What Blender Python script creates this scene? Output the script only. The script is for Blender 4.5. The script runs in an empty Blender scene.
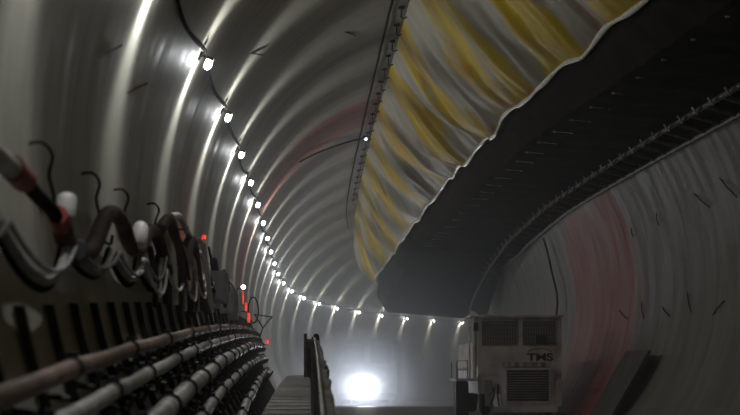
import bpy, bmesh, math, random
import numpy as np
from mathutils import Vector, Matrix, noise
random.seed(7)
PI = math.pi
C = bpy.context.scene.collection
# ------------------------------------------------------------------ tunnel alignment
RT, CX, CZ = 4.2435, 2.678, 0.8676          # bore radius, bore centre relative to the eye
KH0, SH, KH, KV0, SV, KV = -0.000101, 61.33, 0.01112, -0.001125, 60.61, 0.000678
ANG, S0, SP = 0.42585, 18.03, 4.5           # lamp angle, first lamp, lamp spacing
DS = 0.5
_s = np.arange(0, 150, DS)
_k = lambda a, b, st: a + (b - a) / (1 + np.exp(-(_s - st) / 4.))
_yaw = np.cumsum(_k(KH0, KH, SH)) * DS
_pit = np.cumsum(_k(KV0, KV, SV)) * DS
_T = np.stack([np.sin(_yaw)*np.cos(_pit), np.cos(_yaw)*np.cos(_pit), np.sin(_pit)], 1)
_P = np.cumsum(_T, 0) * DS - _T * DS + np.array([CX, 0, CZ])

def frame(s):
    i = min(max(s / DS, 0), len(_s) - 1.001)
    k = int(i); f = i - k
    c = _P[k] * (1 - f) + _P[k + 1] * f
    d = _T[k] * (1 - f) + _T[k + 1] * f
    if s < 0: c = _P[0] + _T[0] * s; d = _T[0]
    d = Vector(d).normalized(); r = d.cross(Vector((0, 0, 1))).normalized(); u = r.cross(d)
    return Vector(c), d, r, u

def W(s, x, z):                              # tunnel coordinates -> world
    c, d, r, u = frame(s)
    return c + float(x - CX) * r + float(z - CZ) * u

def M(s, x, z, rz=0.0):                      # matrix: local x = right, y = along, z = up
    c, d, r, u = frame(s)
    m = Matrix((r, d, u)).transposed().to_4x4()
    return Matrix.Translation(W(s, x, z)) @ m @ Matrix.Rotation(rz, 4, 'Z')

def wallp(s, z, inset=0.0, side=-1):
    return W(s, CX + side * math.sqrt(max((RT - inset) ** 2 - (z - CZ) ** 2, 0)), z)

def wx(z, inset=0.0, side=-1):
    return CX + side * math.sqrt(max((RT - inset) ** 2 - (z - CZ) ** 2, 0))

# ------------------------------------------------------------------ materials
def mat(name, col, rough=.7, metal=0.0, noise_amt=.25, scale=6.0, bump=.15, bscale=None, emit=None, estr=0, spec=.4, col2=None, detail=6):
    m = bpy.data.materials.new(name); m.use_nodes = True
    nt = m.node_tree; b = nt.nodes['Principled BSDF']
    b.inputs['Roughness'].default_value = rough; b.inputs['Metallic'].default_value = metal
    b.inputs['Specular IOR Level'].default_value = spec
    tc = nt.nodes.new('ShaderNodeTexCoord'); nz = nt.nodes.new('ShaderNodeTexNoise')
    nz.inputs['Scale'].default_value = scale; nz.inputs['Detail'].default_value = detail
    nt.links.new(tc.outputs['Object'], nz.inputs['Vector'])
    rp = nt.nodes.new('ShaderNodeValToRGB')
    c2 = col2 or tuple(c * (1 - noise_amt) for c in col)
    rp.color_ramp.elements[0].position = .35; rp.color_ramp.elements[1].position = .65
    rp.color_ramp.elements[0].color = (*c2, 1); rp.color_ramp.elements[1].color = (*[min(1, c * (1 + noise_amt * .4)) for c in col], 1)
    nt.links.new(nz.outputs['Fac'], rp.inputs['Fac']); nt.links.new(rp.outputs['Color'], b.inputs['Base Color'])
    if bump:
        n2 = nt.nodes.new('ShaderNodeTexNoise'); n2.inputs['Scale'].default_value = bscale or scale * 4
        nt.links.new(tc.outputs['Object'], n2.inputs['Vector'])
        bp = nt.nodes.new('ShaderNodeBump'); bp.inputs['Strength'].default_value = bump; bp.inputs['Distance'].default_value = .02
        nt.links.new(n2.outputs['Fac'], bp.inputs['Height']); nt.links.new(bp.outputs['Normal'], b.inputs['Normal'])
    if emit:
        b.inputs['Emission Color'].default_value = (*emit, 1); b.inputs['Emission Strength'].default_value = estr
    return m

def lining_mat(name='segment_concrete', tone=1.0):
    m = bpy.data.materials.new(name); m.use_nodes = True
    nt = m.node_tree; N = nt.nodes; L = nt.links; b = N['Principled BSDF']
    uv = N.new('ShaderNodeUVMap'); uv.uv_map = 'UVMap'
    sep = N.new('ShaderNodeSeparateXYZ'); L.new(uv.outputs['UV'], sep.inputs[0])
    def nz(sx, sy, sc, det=6, w=0.0):
        mp = N.new('ShaderNodeMapping'); mp.inputs['Scale'].default_value = (sx, sy, 1); mp.inputs['Location'].default_value = (w, w, w)
        L.new(uv.outputs['UV'], mp.inputs['Vector'])
        t = N.new('ShaderNodeTexNoise'); t.inputs['Scale'].default_value = sc; t.inputs['Detail'].default_value = det
        L.new(mp.outputs[0], t.inputs['Vector']); return t.outputs['Fac']
    def mathn(op, a, b_, c_=None):
        n = N.new('ShaderNodeMath'); n.operation = op
        for i, v in enumerate((a, b_, c_)):
            if v is None: continue
            if isinstance(v, (int, float)): n.inputs[i].default_value = v
            else: L.new(v, n.inputs[i])
        return n.outputs[0]
    def ramp(f, p0, c0, p1, c1):
        r = N.new('ShaderNodeValToRGB'); r.color_ramp.elements[0].position = p0; r.color_ramp.elements[1].position = p1
        r.color_ramp.elements[0].color = (*c0, 1); r.color_ramp.elements[1].color = (*c1, 1); L.new(f, r.inputs['Fac']); return r.outputs['Color']
    def mix(f, a, c, mode='MIX'):
        x = N.new('ShaderNodeMix'); x.data_type = 'RGBA'; x.blend_type = mode
        if isinstance(f, (int, float)): x.inputs[0].default_value = f
        else: L.new(f, x.inputs[0])
        for i, v in ((6, a), (7, c)):
            if isinstance(v, tuple): x.inputs[i].default_value = (*v, 1)
            else: L.new(v, x.inputs[i])
        return x.outputs[2]
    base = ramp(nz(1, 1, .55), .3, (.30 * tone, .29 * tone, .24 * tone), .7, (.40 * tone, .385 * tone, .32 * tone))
    streak = ramp(nz(1.6, .22, 1.0, 7, 4), .35, (.74, .73, .70), .62, (1.05, 1.05, 1.05))   # runs of damp along the ring
    col = mix(.5, base, streak, 'MULTIPLY')
    fine = ramp(nz(1, 1, 9, 3, 9), .3, (.86, .86, .86), .7, (1.06, 1.06, 1.06))
    col = mix(.6, col, fine, 'MULTIPLY')
    # each ring has its own tint; grey stains at the joints
    ringn = mathn('FLOOR', mathn('DIVIDE', mathn('ADD', sep.outputs[0], 0.72), 1.5), 0.0)
    wn = N.new('ShaderNodeTexWhiteNoise'); wn.noise_dimensions = '1D'; L.new(ringn, wn.inputs['W'])
    col = mix(1.0, col, ramp(wn.outputs['Value'], 0, (.93, .93, .93), 1, (1.02, 1.02, 1.02)), 'MULTIPLY')
    fr = mathn('PINGPONG', mathn('ADD', sep.outputs[0], 0.72), .75)     # 0 at the joint
    jt = mathn('LESS_THAN', fr, .022)
    col = mix(mathn('MULTIPLY', jt, .35), col, (.10, .095, .085))
    # red marking paint over four rings
    a = mathn('SMOOTH_MIN', 1.0, 1.0, 0.0)
    def sstep(v, lo, hi):
        mr = N.new('ShaderNodeMapRange'); mr.interpolation_type = 'SMOOTHSTEP'; L.new(v, mr.inputs[0])
        mr.inputs[1].default_value = lo; mr.inputs[2].default_value = hi; return mr.outputs[0]
    wob = mathn('MULTIPLY_ADD', nz(1, .5, .8, 5, 2), 2.2, -1.1)
    sx = mathn('ADD', sep.outputs[0], wob)
    side = N.new('ShaderNodeMapRange'); L.new(sep.outputs[1], side.inputs[0])      # the paint reaches farther along on the right wall
    side.inputs[1].default_value = 4.2; side.inputs[2].default_value = 1.2; side.inputs[3].default_value = 0; side.inputs[4].default_value = 4.8
    up = mathn('SUBTRACT', sx, side.outputs[0])
    red = mathn('MULTIPLY', sstep(sx, 35.8, 37.2), mathn('SUBTRACT', 1.0, sstep(up, 40.0, 41.2)))
    red = mathn('MULTIPLY', red, ramp(nz(2.5, .3, 1, 6, 7), .3, (.6, .6, .6), .65, (1, 1, 1)))
    red2 = mathn('MULTIPLY', sstep(sx, 42.6, 43.0), mathn('SUBTRACT', 1.0, sstep(sx, 43.6, 44)))
    red = mathn('MAXIMUM', red, mathn('MULTIPLY', red2, .2))
    col = mix(red, col, (.34, .065, .045))
    L.new(col, b.inputs['Base Color'])
    rg = ramp(nz(2.5, .5, 1.2, 4, 3), .3, (.42, .42, .42), .7, (.68, .68, .68)); L.new(rg, b.inputs['Roughness'])
    b.inputs['Specular IOR Level'].default_value = .5
    bp = N.new('ShaderNodeBump'); bp.inputs['Strength'].default_value = .25; bp.inputs['Distance'].default_value = .006
    L.new(nz(1.2, 1.0, 3.0, 5, 5), bp.inputs['Height']); L.new(bp.outputs['Normal'], b.inputs['Normal'])
    return m

def sheet_mat():
    m = bpy.data.materials.new('duct_fabric'); m.use_nodes = True
    nt = m.node_tree; N = nt.nodes; L = nt.links; b = N['Principled BSDF']
    uv = N.new('ShaderNodeUVMap'); uv.uv_map = 'UVMap'
    mp = N.new('ShaderNodeMapping'); mp.inputs['Scale'].default_value = (.45, .25, 1); L.new(uv.outputs['UV'], mp.inputs['Vector'])
    n1 = N.new('ShaderNodeTexNoise'); n1.inputs['Scale'].default_value = 1.2; n1.inputs['Detail'].default_value = 3; L.new(mp.outputs[0], n1.inputs['Vector'])
    sep = N.new('ShaderNodeSeparateXYZ'); L.new(uv.outputs['UV'], sep.inputs[0])
    def mathn(op, a, b_, c_=None):
        n = N.new('ShaderNodeMath'); n.operation = op
        for i, v in enumerate((a, b_, c_)):
            if v is None: continue
            if isinstance(v, (int, float)): n.inputs[i].default_value = v
            else: L.new(v, n.inputs[i])
        return n.outputs[0]
    # yellow bands wound around a pale fabric, slanted
    ph = mathn('MULTIPLY', sep.outputs[0], 2 * PI / 4.4)
    ph = mathn('ADD', ph, mathn('MULTIPLY', n1.outputs['Fac'], 9.0))
    w = mathn('SINE', ph, 0)
    rp = N.new('ShaderNodeValToRGB'); e = rp.color_ramp.elements
    e[0].position = .30; e[0].color = (.56, .53, .42, 1); e[1].position = .66; e[1].color = (.86, .60, .03, 1)
    L.new(mathn('MULTIPLY_ADD', w, .5, .5), rp.inputs['Fac'])
    d = N.new('ShaderNodeTexNoise'); d.inputs['Scale'].default_value = 2.2; d.inputs['Detail'].default_value = 8; L.new(uv.outputs['UV'], d.inputs['Vector'])
    r2 = N.new('ShaderNodeValToRGB'); r2.color_ramp.elements[0].position = .38; r2.color_ramp.elements[0].color = (.72, .70, .66, 1)
    r2.color_ramp.elements[1].position = .66; r2.color_ramp.elements[1].color = (1, 1, 1, 1); L.new(d.outputs['Fac'], r2.inputs['Fac'])
    x = N.new('ShaderNodeMix'); x.data_type = 'RGBA'; x.blend_type = 'MULTIPLY'; x.inputs[0].default_value = .6
    L.new(rp.outputs['Color'], x.inputs[6]); L.new(r2.outputs['Color'], x.inputs[7])
    n3 = N.new('ShaderNodeTexNoise'); n3.inputs['Scale'].default_value = .55; n3.inputs['Detail'].default_value = 4
    m3 = N.new('ShaderNodeMapping'); m3.inputs['Location'].default_value = (3.1, 5.2, 0); L.new(uv.outputs['UV'], m3.inputs['Vector']); L.new(m3.outputs[0], n3.inputs['Vector'])
    r3 = N.new('ShaderNodeValToRGB'); r3.color_ramp.elements[0].position = .60; r3.color_ramp.elements[0].color = (0, 0, 0, 1)
    r3.color_ramp.elements[1].position = .68; r3.color_ramp.elements[1].color = (.6, .6, .6, 1); L.new(n3.outputs['Fac'], r3.inputs['Fac'])
    y_ = N.new('ShaderNodeMix'); y_.data_type = 'RGBA'; L.new(r3.outputs['Color'], y_.inputs[0]); L.new(x.outputs[2], y_.inputs[6]); y_.inputs[7].default_value = (.40, .09, .06, 1)
    L.new(y_.outputs[2], b.inputs['Base Color'])
    b.inputs['Roughness'].default_value = .55; b.inputs['Specular IOR Level'].default_value = .35
    return m

MT = {}
MT['lining'] = lining_mat(); MT['lining_shaded'] = lining_mat('shaded_segment_concrete', .62)  # second copy is darker: conveyor's shade on the right wall put into the colour
MT['sheet'] = sheet_mat()
MT['floor'] = mat('floor_concrete', (.22, .215, .20), .55, scale=.8, bump=.3, noise_amt=.4)
MT['darkrubber'] = mat('black_rubber', (.026, .023, .019), 1.0, scale=2, spec=.03, noise_amt=.5)
MT['brownrubber'] = mat('brown_hose', (.10, .07, .055), .75, scale=5, spec=.15, noise_amt=.4)
MT['darksteel'] = mat('dark_steel', (.035, .033, .03), .5, .5, scale=5, noise_amt=.5)
MT['railsteel'] = mat('rail_steel', (.20, .19, .175), .45, .7, scale=5, noise_amt=.5)
MT['pipegrey'] = mat('grey_pipe', (.48, .47, .44), .42, .1, scale=4, noise_amt=.45, spec=.5)
MT['pipebrown'] = mat('brown_pipe', (.27, .17, .13), .5, .1, scale=3, noise_amt=.4, spec=.5)
MT['clamp'] = mat('pipe_clamp', (.07, .068, .065), .45, .5, scale=8, noise_amt=.4)
MT['hook'] = mat('rusty_rebar', (.06, .045, .035), .7, .2, scale=9, noise_amt=.4)
MT['whitesleeve'] = mat('white_sleeve', (.62, .60, .57), .45, scale=8, noise_amt=.25)
MT['redpaint'] = mat('red_coupling', (.32, .05, .035), .5, scale=8, noise_amt=.3)
MT['greycable'] = mat('grey_cable', (.30, .30, .28), .55, scale=6, noise_amt=.4, spec=.4)
MT['machine'] = mat('dusty_white_paint', (.82, .81, .77), .55, scale=2.2, noise_amt=.4, spec=.35)
MT['machinedark'] = mat('dark_machine', (.03, .03, .032), .6, scale=3, noise_amt=.4)
MT['machgrey'] = mat('grey_machine', (.34, .34, .34), .55, .2, scale=3, noise_amt=.4)
MT['glass'] = mat('dark_glass', (.10, .105, .11), .35, scale=2, noise_amt=.2, bump=0, spec=.7)
MT['orange'] = mat('orange_paint', (.55, .22, .03), .5, scale=5, bump=0)
MT['black'] = mat('black_letters', (.012, .012, .012), .6, scale=5, bump=0)
MT['rubber'] = mat('tyre_rubber', (.02, .02, .02), .8, scale=8, noise_amt=.4)
MT['hem'] = mat('pale_hem', (.90, .87, .72), .35, scale=8, noise_amt=.2, spec=.6)
MT['lamp'] = mat('lit_lens', (.9, .9, .9), .3, bump=0, emit=(.93, .97, 1), estr=30)
MT['reflam'] = mat('red_lens', (.8, .05, .03), .3, bump=0, emit=(1, .09, .05), estr=.7)
MT['whitelamp'] = mat('white_lens', (.9, .9, .9), .3, bump=0, emit=(1, .95, .9), estr=9)
MT['bluelamp'] = mat('blue_lens', (.6, .8, .9), .3, bump=0, emit=(.6, .85, 1), estr=3)
MT['headlamp'] = mat('headlamp_lens', (.9, .9, .9), .2, bump=0, emit=(.85, .92, 1), estr=60)
MT['plank'] = mat('wet_plank', (.11, .105, .095), .5, scale=3, noise_amt=.4)
MT['cabinet'] = mat('grey_cabinet', (.20, .205, .20), .45, .2, scale=5, noise_amt=.3)

# ------------------------------------------------------------------ mesh helpers
class MB:
    """collects world-space geometry; build() links it as one object below its parent"""
    def __init__(s, mx=None): s.v = []; s.f = []; s.uv = {}; s.mx = mx or Matrix.Identity(4)
    def add(s, vs, fs):
        o = len(s.v); s.v += [s.mx @ Vector(v) for v in vs]; s.f += [tuple(i + o for i in f) for f in fs]; return s
    def box(s, c, h, rot=None, bev=0.0):
        c = Vector(c); bm = bmesh.new(); bmesh.ops.create_cube(bm, size=2)
        for v in bm.verts: v.co = Vector((v.co.x * h[0], v.co.y * h[1], v.co.z * h[2]))
        if bev: bmesh.ops.bevel(bm, geom=bm.edges[:], offset=bev, segments=2, affect='EDGES')
        if rot is not None: bmesh.ops.transform(bm, matrix=rot.to_4x4(), verts=bm.verts)
        bm.verts.index_update()
        s.add([v.co + c for v in bm.verts], [[v.index for v in f.verts] for f in bm.faces]); bm.free(); return s
    def tube(s, pts, r, n=10, cap=True, squash=None):
        pts = [Vector(p) for p in pts]; m = len(pts); rr = r if isinstance(r, (list, tuple)) else [r] * m
        vs = []; fs = []; up = None
        for i, p in enumerate(pts):
            t = (pts[min(i + 1, m - 1)] - pts[max(i - 1, 0)]).normalized()
            if up is None: up = t.orthogonal().normalized()
            a = (up - t * up.dot(t)).normalized(); up = a; b = t.cross(a)
            for k in range(n):
                q = 2 * PI * k / n
                vs.append(p + a * math.cos(q) * rr[i] + b * math.sin(q) * rr[i])
        for i in range(m - 1):
            for k in range(n):
                fs.append((i*n + k, i*n + (k+1) % n, (i+1)*n + (k+1) % n, (i+1)*n + k))
        if cap: fs.append(tuple(range(n - 1, -1, -1))); fs.append(tuple((m-1)*n + k for k in range(n)))
        return s.add(vs, fs)
    def cyl(s, a, b, r, n=16): return s.tube([a, b], r, n)
    def lathe(s, c, axis, prof, n=20):              # prof: (distance along axis, radius)
        axis = Vector(axis).normalized(); c = Vector(c)
        return s.tube([c + axis * p[0] for p in prof], [p[1] for p in prof], n)
    def build(s, name, m, parent=None, smooth=True, uvs=None):
        me = bpy.data.meshes.new(name)
        inv = parent['_mx'].inverted() if parent is not None and False else None
        pm = MW[parent.name].inverted() if parent is not None else Matrix.Identity(4)
        me.from_pydata([pm @ v for v in s.v], [], s.f); me.update()
        if smooth:
            for p in me.polygons: p.use_smooth = True
            try: me.set_sharp_from_angle(angle=math.radians(35))
            except Exception: pass
        if uvs:
            ul = me.uv_layers.new(name='UVMap')
            for l in me.loops: ul.data[l.index].uv = uvs[l.vertex_index]
        me.materials.append(m)
        o = bpy.data.objects.new(name, me); C.objects.link(o)
        if parent is not None: o.parent = parent; MW[o.name] = MW[parent.name]
        else: MW[o.name] = Matrix.Identity(4)
        return o
MW = {}
def tag(o, label=None, cat=None, group=None, kind=None):
    if label: o['label'] = label
    if cat: o['category'] = cat
    if group: o['group'] = group
    if kind: o['kind'] = kind
    return o
def thing(name, mx, label, cat, group=None):
    o = bpy.data.objects.new(name, None); C.objects.link(o); o.empty_display_size = .2
    o.matrix_world = mx; MW[o.name] = mx.copy(); return tag(o, label, cat, group)
def rebase(o, p):                                    # put the origin of a one-mesh thing at its base
    m = Matrix.Translation(p); o.data.transform(m.inverted()); o.matrix_world = m; MW[o.name] = m; return o
def copy_tree(o, parent=None):
    c = o.copy(); C.objects.link(c); c.parent = parent; MW[c.name] = MW.get(o.name)
    for ch in list(o.children): copy_tree(ch, c)
    return c
def spline(pts, n=8):                                # Catmull-Rom
    pts = [Vector(p) for p in pts]; out = []
    for i in range(len(pts) - 1):
        p0 = pts[max(i-1, 0)]; p1 = pts[i]; p2 = pts[i+1]; p3 = pts[min(i+2, len(pts)-1)]
        for k in range(n):
            t = k / n
            out.append(.5 * ((2*p1) + (p2-p0)*t + (2*p0-5*p1+4*p2-p3)*t*t + (3*p1-p0-3*p2+p3)*t**3))
    out.append(pts[-1]); return out
ORD = ['nearest', 'second nearest', 'third', 'fourth', 'fifth', 'sixth', 'seventh', 'eighth', 'ninth', 'tenth', 'eleventh', 'twelfth', 'thirteenth', 'fourteenth',
       'fifteenth', 'sixteenth', 'seventeenth', 'eighteenth', 'nineteenth', 'twentieth', 'twenty-first', 'twenty-second', 'twenty-third', 'twenty-fourth', 'twenty-fifth',
       'twenty-sixth', 'twenty-seventh', 'twenty-eighth', 'twenty-ninth', 'thirtieth', 'thirty-first', 'thirty-second', 'thirty-third', 'thirty-fourth', 'thirty-fifth',
       'thirty-sixth', 'thirty-seventh', 'thirty-eighth', 'thirty-ninth', 'fortieth', 'forty-first', 'forty-second', 'forty-third', 'forty-fourth']

# ------------------------------------------------------------------ bore lining (setting)
FLOOR_Z = -1.87
def lining(name, a0, a1, na, label, cat, m='lining'):
    st = []; k = -6
    rnd = random.Random(3)
    while k * 1.5 - .72 < 118:
        s0 = k * 1.5 - .72; off = rnd.uniform(-.002, .002)
        for ds in (0.0, .5, 1.0): st.append((s0 + ds, RT))
        k += 1
    b = MB(); uvs = []; vs = []; fs = []
    for (s, r) in st:
        c, d, rr, u = frame(s)
        for j in range(na + 1):
            a = a0 + (a1 - a0) * j / na
            vs.append(c + rr * math.cos(a) * r + u * math.sin(a) * r); uvs.append((s, a * RT))
    n = na + 1
    for i in range(len(st) - 1):
        for j in range(na): fs.append((i*n + j, i*n + j+1, (i+1)*n + j+1, (i+1)*n + j))
    b.add(vs, fs)
    o = b.build(name, MT[m], uvs=uvs); return tag(o, label, cat, kind='structure')
FA = math.asin((FLOOR_Z - CZ) / RT)
lining('ceiling', math.radians(35), math.radians(145), 70, 'curved concrete tunnel crown with cast rings and a red painted band', 'ceiling')
lining('wall_left', math.radians(145), PI - FA + .1, 50, 'left concrete tunnel wall of cast rings lit by wall lamps', 'wall')
lining('wall_right', FA - .1, math.radians(35), 50, 'right concrete tunnel wall, colour darkened as shade, with red painted band and steel stubs', 'wall', 'lining_shaded')

def strip(name, xs, zf, s0, s1, ds, m, label, cat, thick=.0):
    b = MB(); vs = []; fs = []; uvs = []
    ss = list(np.arange(s0, s1, ds)); n = len(xs)
    for s in ss:
        for x in xs: vs.append(W(s, x, zf(s, x))); uvs.append((s, x))
    for i in range(len(ss) - 1):
        for j in range(n - 1): fs.append((i*n + j, i*n + j+1, (i+1)*n + j+1, (i+1)*n + j))
    b.add(vs, fs); o = b.build(name, m, uvs=uvs)
    return tag(o, label, cat, kind='structure')
hw = math.sqrt(RT ** 2 - (FLOOR_Z - CZ) ** 2)
def floor_z(s, x):
    return FLOOR_Z + .012 * noise.noise(Vector((s * .7, x * 1.3, 0))) - (.02 if (s % 1.5) < .08 else 0)
strip('floor', list(np.linspace(CX - hw - .03, CX + hw + .03, 22)), floor_z, -8, 118, .12, MT['floor'], 'damp concrete slab floor along the bottom of the tunnel', 'floor')
for nm, s, lb in (('wall_far', 117.9, 'concrete far end of the tunnel bore hidden round the bend'), ('wall_near', -8, 'concrete end of the tunnel bore behind the photographer')):
    b = MB(); c, d, r, u = frame(s)
    b.add([c + r * math.cos(2*PI*k/64) * (RT + .02) + u * math.sin(2*PI*k/64) * (RT + .02) for k in range(64)], [tuple(range(64))])
    tag(b.build(nm, MT['floor'], smooth=False), lb, 'wall', kind='structure')

# ------------------------------------------------------------------ lamps along the left wall
LAMP_W = 74.0
def add_point(name, loc, w, col, rad, parent, lobe=0):
    l = bpy.data.lights.new(name, 'POINT'); l.energy = w; l.color = col; l.shadow_soft_size = rad
    if lobe:                                         # photometric curve of the lamp: brightest square to its long axis (local y)
        l.use_nodes = True; nt = l.node_tree; e = nt.nodes['Emission']
        tc = nt.nodes.new('ShaderNodeTexCoord'); sp = nt.nodes.new('ShaderNodeSeparateXYZ'); nt.links.new(tc.outputs['Normal'], sp.inputs[0])
        def mt(op, a, b):
            n = nt.nodes.new('ShaderNodeMath'); n.operation = op
            for i, v in enumerate((a, b)):
                if isinstance(v, (int, float)): n.inputs[i].default_value = v
                else: nt.links.new(v, n.inputs[i])
            return n.outputs[0]
        y = mt('DIVIDE', sp.outputs[1], lobe); y2 = mt('MULTIPLY', y, y); g = mt('POWER', 2.718, mt('MULTIPLY', mt('MULTIPLY', y2, y2), -1.0))
        nt.links.new(mt('ADD', mt('MULTIPLY', g, 1.0), .12), e.inputs['Strength'])
    o = bpy.data.objects.new(name, l); C.objects.link(o); o.parent = parent
    o.matrix_local = MW[parent.name].inverted() @ Matrix.Translation(loc) if parent is not None else Matrix.Translation(loc)
    return o
def lamp_frame(s):
    c, d, r, u = frame(s)
    nin = (math.cos(ANG) * r - math.sin(ANG) * u).normalized()     # into the bore
    base = c - nin * RT
    tu = d.cross(nin).normalized()
    if tu.z < 0: tu = -tu
    return Matrix.Translation(base) @ Matrix((nin, d, tu)).transposed().to_4x4()
def make_lamp(mx):
    t = thing('tunnel_lamp', mx, 'x', 'lamp', 'white lamps along the left tunnel wall')
    b = MB(mx); b.box((.012, 0, .04), (.012, .03, .05), bev=.005); b.box((.06, 0, .05), (.06, .010, .010)); b.build('bracket', MT['darksteel'], t)
    b = MB(mx); b.box((.12, 0, .055), (.035, .05, .018), bev=.008); b.build('housing', MT['darksteel'], t)
    b = MB(mx); b.lathe((.12, 0, .04), (0, 0, -1), [(0, .030), (.02, .036), (.07, .036), (.09, .026), (.10, .010)], 18); b.build('lens', MT['lamp'], t)
    return t
base_lamp = None
for n in range(-4, 22):
    s = S0 + n * SP
    mx = lamp_frame(s)
    if base_lamp is None:
        L_ = base_lamp = make_lamp(mx)
        add_point('bulb', mx @ Vector((.21, 0, -.03)), LAMP_W, (.95, .98, 1.0), .03, L_, .46)
    else:
        L_ = copy_tree(base_lamp); L_.matrix_world = mx; MW[L_.name] = mx
    j = n
    if n < 0: lb = 'white wall lamp above the near left wall, before the first one in the frame' 
    else: lb = 'white lit wall lamp, %s one of the string on the left wall' % ORD[n]
    if n < 0: lb = ['white wall lamp just overhead past the frame edge, last before the string', 'white wall lamp high on left wall, second outside the frame', 'white wall lamp high on left wall, third outside the frame', 'white wall lamp high on left wall, fourth outside the frame'][-n - 1]
    L_['label'] = lb

# feed cable sagging from lamp to lamp
pts = []
for n in range(-4, 21):
    s = S0 + n * SP
    for k in range(10):
        q = k / 10; a = ANG - .022 * math.sin(PI * q) + .028 + .008 * math.sin(n * 2.1) * math.sin(PI * q)
        c, d, r, u = frame(s + q * SP); pts.append(c - r * math.cos(a) * (RT - .03) + u * math.sin(a) * (RT - .03))
tag(MB().tube(pts, .018, 6).build('lighting_cable', MT['darkrubber']), 'thin black cable sagging from lamp to lamp along the left wall', 'cable')
pts = []
for s in np.arange(6, 66, 1.0):
    x = 1.22; z = CZ + math.sqrt((RT - .06) ** 2 - (x - CX) ** 2) - .03 * abs(math.sin(s * PI / 3)); pts.append(W(s, x, z))
tag(MB().tube(pts, .02, 6).build('clipped_cable', MT['darkrubber']), 'black cable clipped along the ceiling beside the yellow duct', 'cable')
pts = []
for k in range(30):
    q = k / 29; s = 39.5 + 3.0 * q; a = math.radians(134 - 26 * q) ; c, d, r, u = frame(s); pts.append(c + (r * math.cos(a) + u * math.sin(a)) * (RT - .06 - .04 * math.sin(PI * q)))
tag(MB().tube(pts, .02, 6).build('cross_cable', MT['darkrubber']), 'thin dark cable crossing the crown towards the small blue lamp', 'cable')
mx = Matrix.Translation(pts[-1])
t = thing('small_lamp', mx, 'small pale blue lamp on the ceiling at the end of the cross cable', 'lamp')
MB(mx).box((0, 0, .02), (.07, .07, .03), bev=.01).build('housing', MT['darksteel'], t)
MB(mx).lathe((0, -.02, 0), (0, -.3, -1), [(0, .045), (.03, .05), (.06, .03)], 12).build('lens', MT['bluelamp'], t)
# hanger clips beside the duct
b0 = None; k = 0
for s in np.arange(15, 58, 1.5):
    x = 1.42; z = CZ + math.sqrt(RT ** 2 - (x - CX) ** 2); mx = M(s, x, z)
    if b0 is None:
        b = MB(mx); b.box((0, 0, -.025), (.05, .05, .025), bev=.006); b.tube([(0, 0, -.04), (0, 0, -.16)], .012, 6); b.tube([(-.02, 0, -.16), (.03, 0, -.2), (.09, 0, -.17)], .012, 6)
        b0 = b.build('duct_hanger', MT['darksteel']); b0.data.transform(mx.inverted()); b0.matrix_world = mx; o = b0; MW[o.name] = mx
        tag(o, '', 'hanger', 'steel hangers in a row beside the yellow duct')
    else: o = b0.copy(); C.objects.link(o); o.matrix_world = mx
    o['label'] = 'dark steel ceiling hanger beside the yellow duct, %s from the camera' % ORD[k]; k += 1

# ------------------------------------------------------------------ ventilation duct (yellow and pale fabric)
seam_tab = [(4, 4.35, 3.72), (10, 4.2, 3.72), (20.3, 3.89, 3.71), (23.5, 3.81, 3.71), (27.2, 3.62, 3.71), (31.3, 3.46, 3.72), (33.2, 3.46, 3.60), (34.3, 3.47, 3.72), (36.0, 3.40, 3.68), (37.6, 3.36, 3.60), (39.2, 3.36, 3.73), (43.8, 3.31, 3.70),
            (48, 3.12, 3.52), (52, 2.9, 3.30), (59, 2.7, 3.17), (64, 2.23, 2.78), (68, 2.23, 2.7), (75, 2.25, 2.7)]
def tab(t, s): 
    a = np.array(t); return float(np.interp(s, a[:, 0], a[:, 1])), float(np.interp(s, a[:, 0], a[:, 2]))
def seam(s):
    x, z = tab(seam_tab, s); z += .09 * abs(math.sin(s * PI / 4.1 + .4)) - .05 + .02 * math.sin(s * 2.3); return x, z
top_tab = [(4, 1.5, 4.84), (45, 1.5, 4.84), (57, 1.56, 4.84), (61, 1.5, 4.66), (64, 1.5, 4.42), (68, 1.5, 4.4), (75, 1.5, 4.4)]
duct = thing('ventilation_duct', M(20, 2.6, 4.9), 'long sagging yellow and off-white fabric ventilation duct hung from the crown', 'duct')
def duct_pt(s, v):
    x0, z0 = tab(top_tab, s); x1, z1 = seam(s)
    x = x0 + (x1 - x0) * v; z = z0 + (z1 - z0) * v
    nx, nz_ = (z1 - z0), -(x1 - x0); l = math.hypot(nx, nz_); nx /= l; nz_ /= l      # down and to the left
    env = math.sin(PI * min(max(v, 0), 1)) ** .7
    bulge = .20 * math.sin(PI * v) ** .8
    gather = 1 - v
    q = s - 5.0 * v
    f = .13 * noise.noise(Vector((q * .55, v * .7, 1.3))) + .07 * noise.noise(Vector((q * 1.3, v * .9, 4)))
    f += .03 * noise.noise(Vector((q * 3.6, v * 1.3, 9))) * (.4 + v)
    return x + nx * (bulge + f * (.3 + .9 * env)), z + nz_ * (bulge + f * (.3 + .9 * env))
ss = list(np.arange(4, 66.5, .09)); nv = 44
vs = []; uvs = []; fs = []
for s in ss:
    for j in range(nv + 1):
        v = j / nv; x, z = duct_pt(s, v); vs.append(W(s, x, z)); uvs.append((s - 5.0 * v, v * 2.6))
for i in range(len(ss) - 1):
    for j in range(nv): fs.append((i*(nv+1) + j, i*(nv+1) + j+1, (i+1)*(nv+1) + j+1, (i+1)*(nv+1) + j))
b = MB(); b.add(vs, fs); sl = b.build('fabric_side', MT['sheet'], duct, uvs=uvs)
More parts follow.
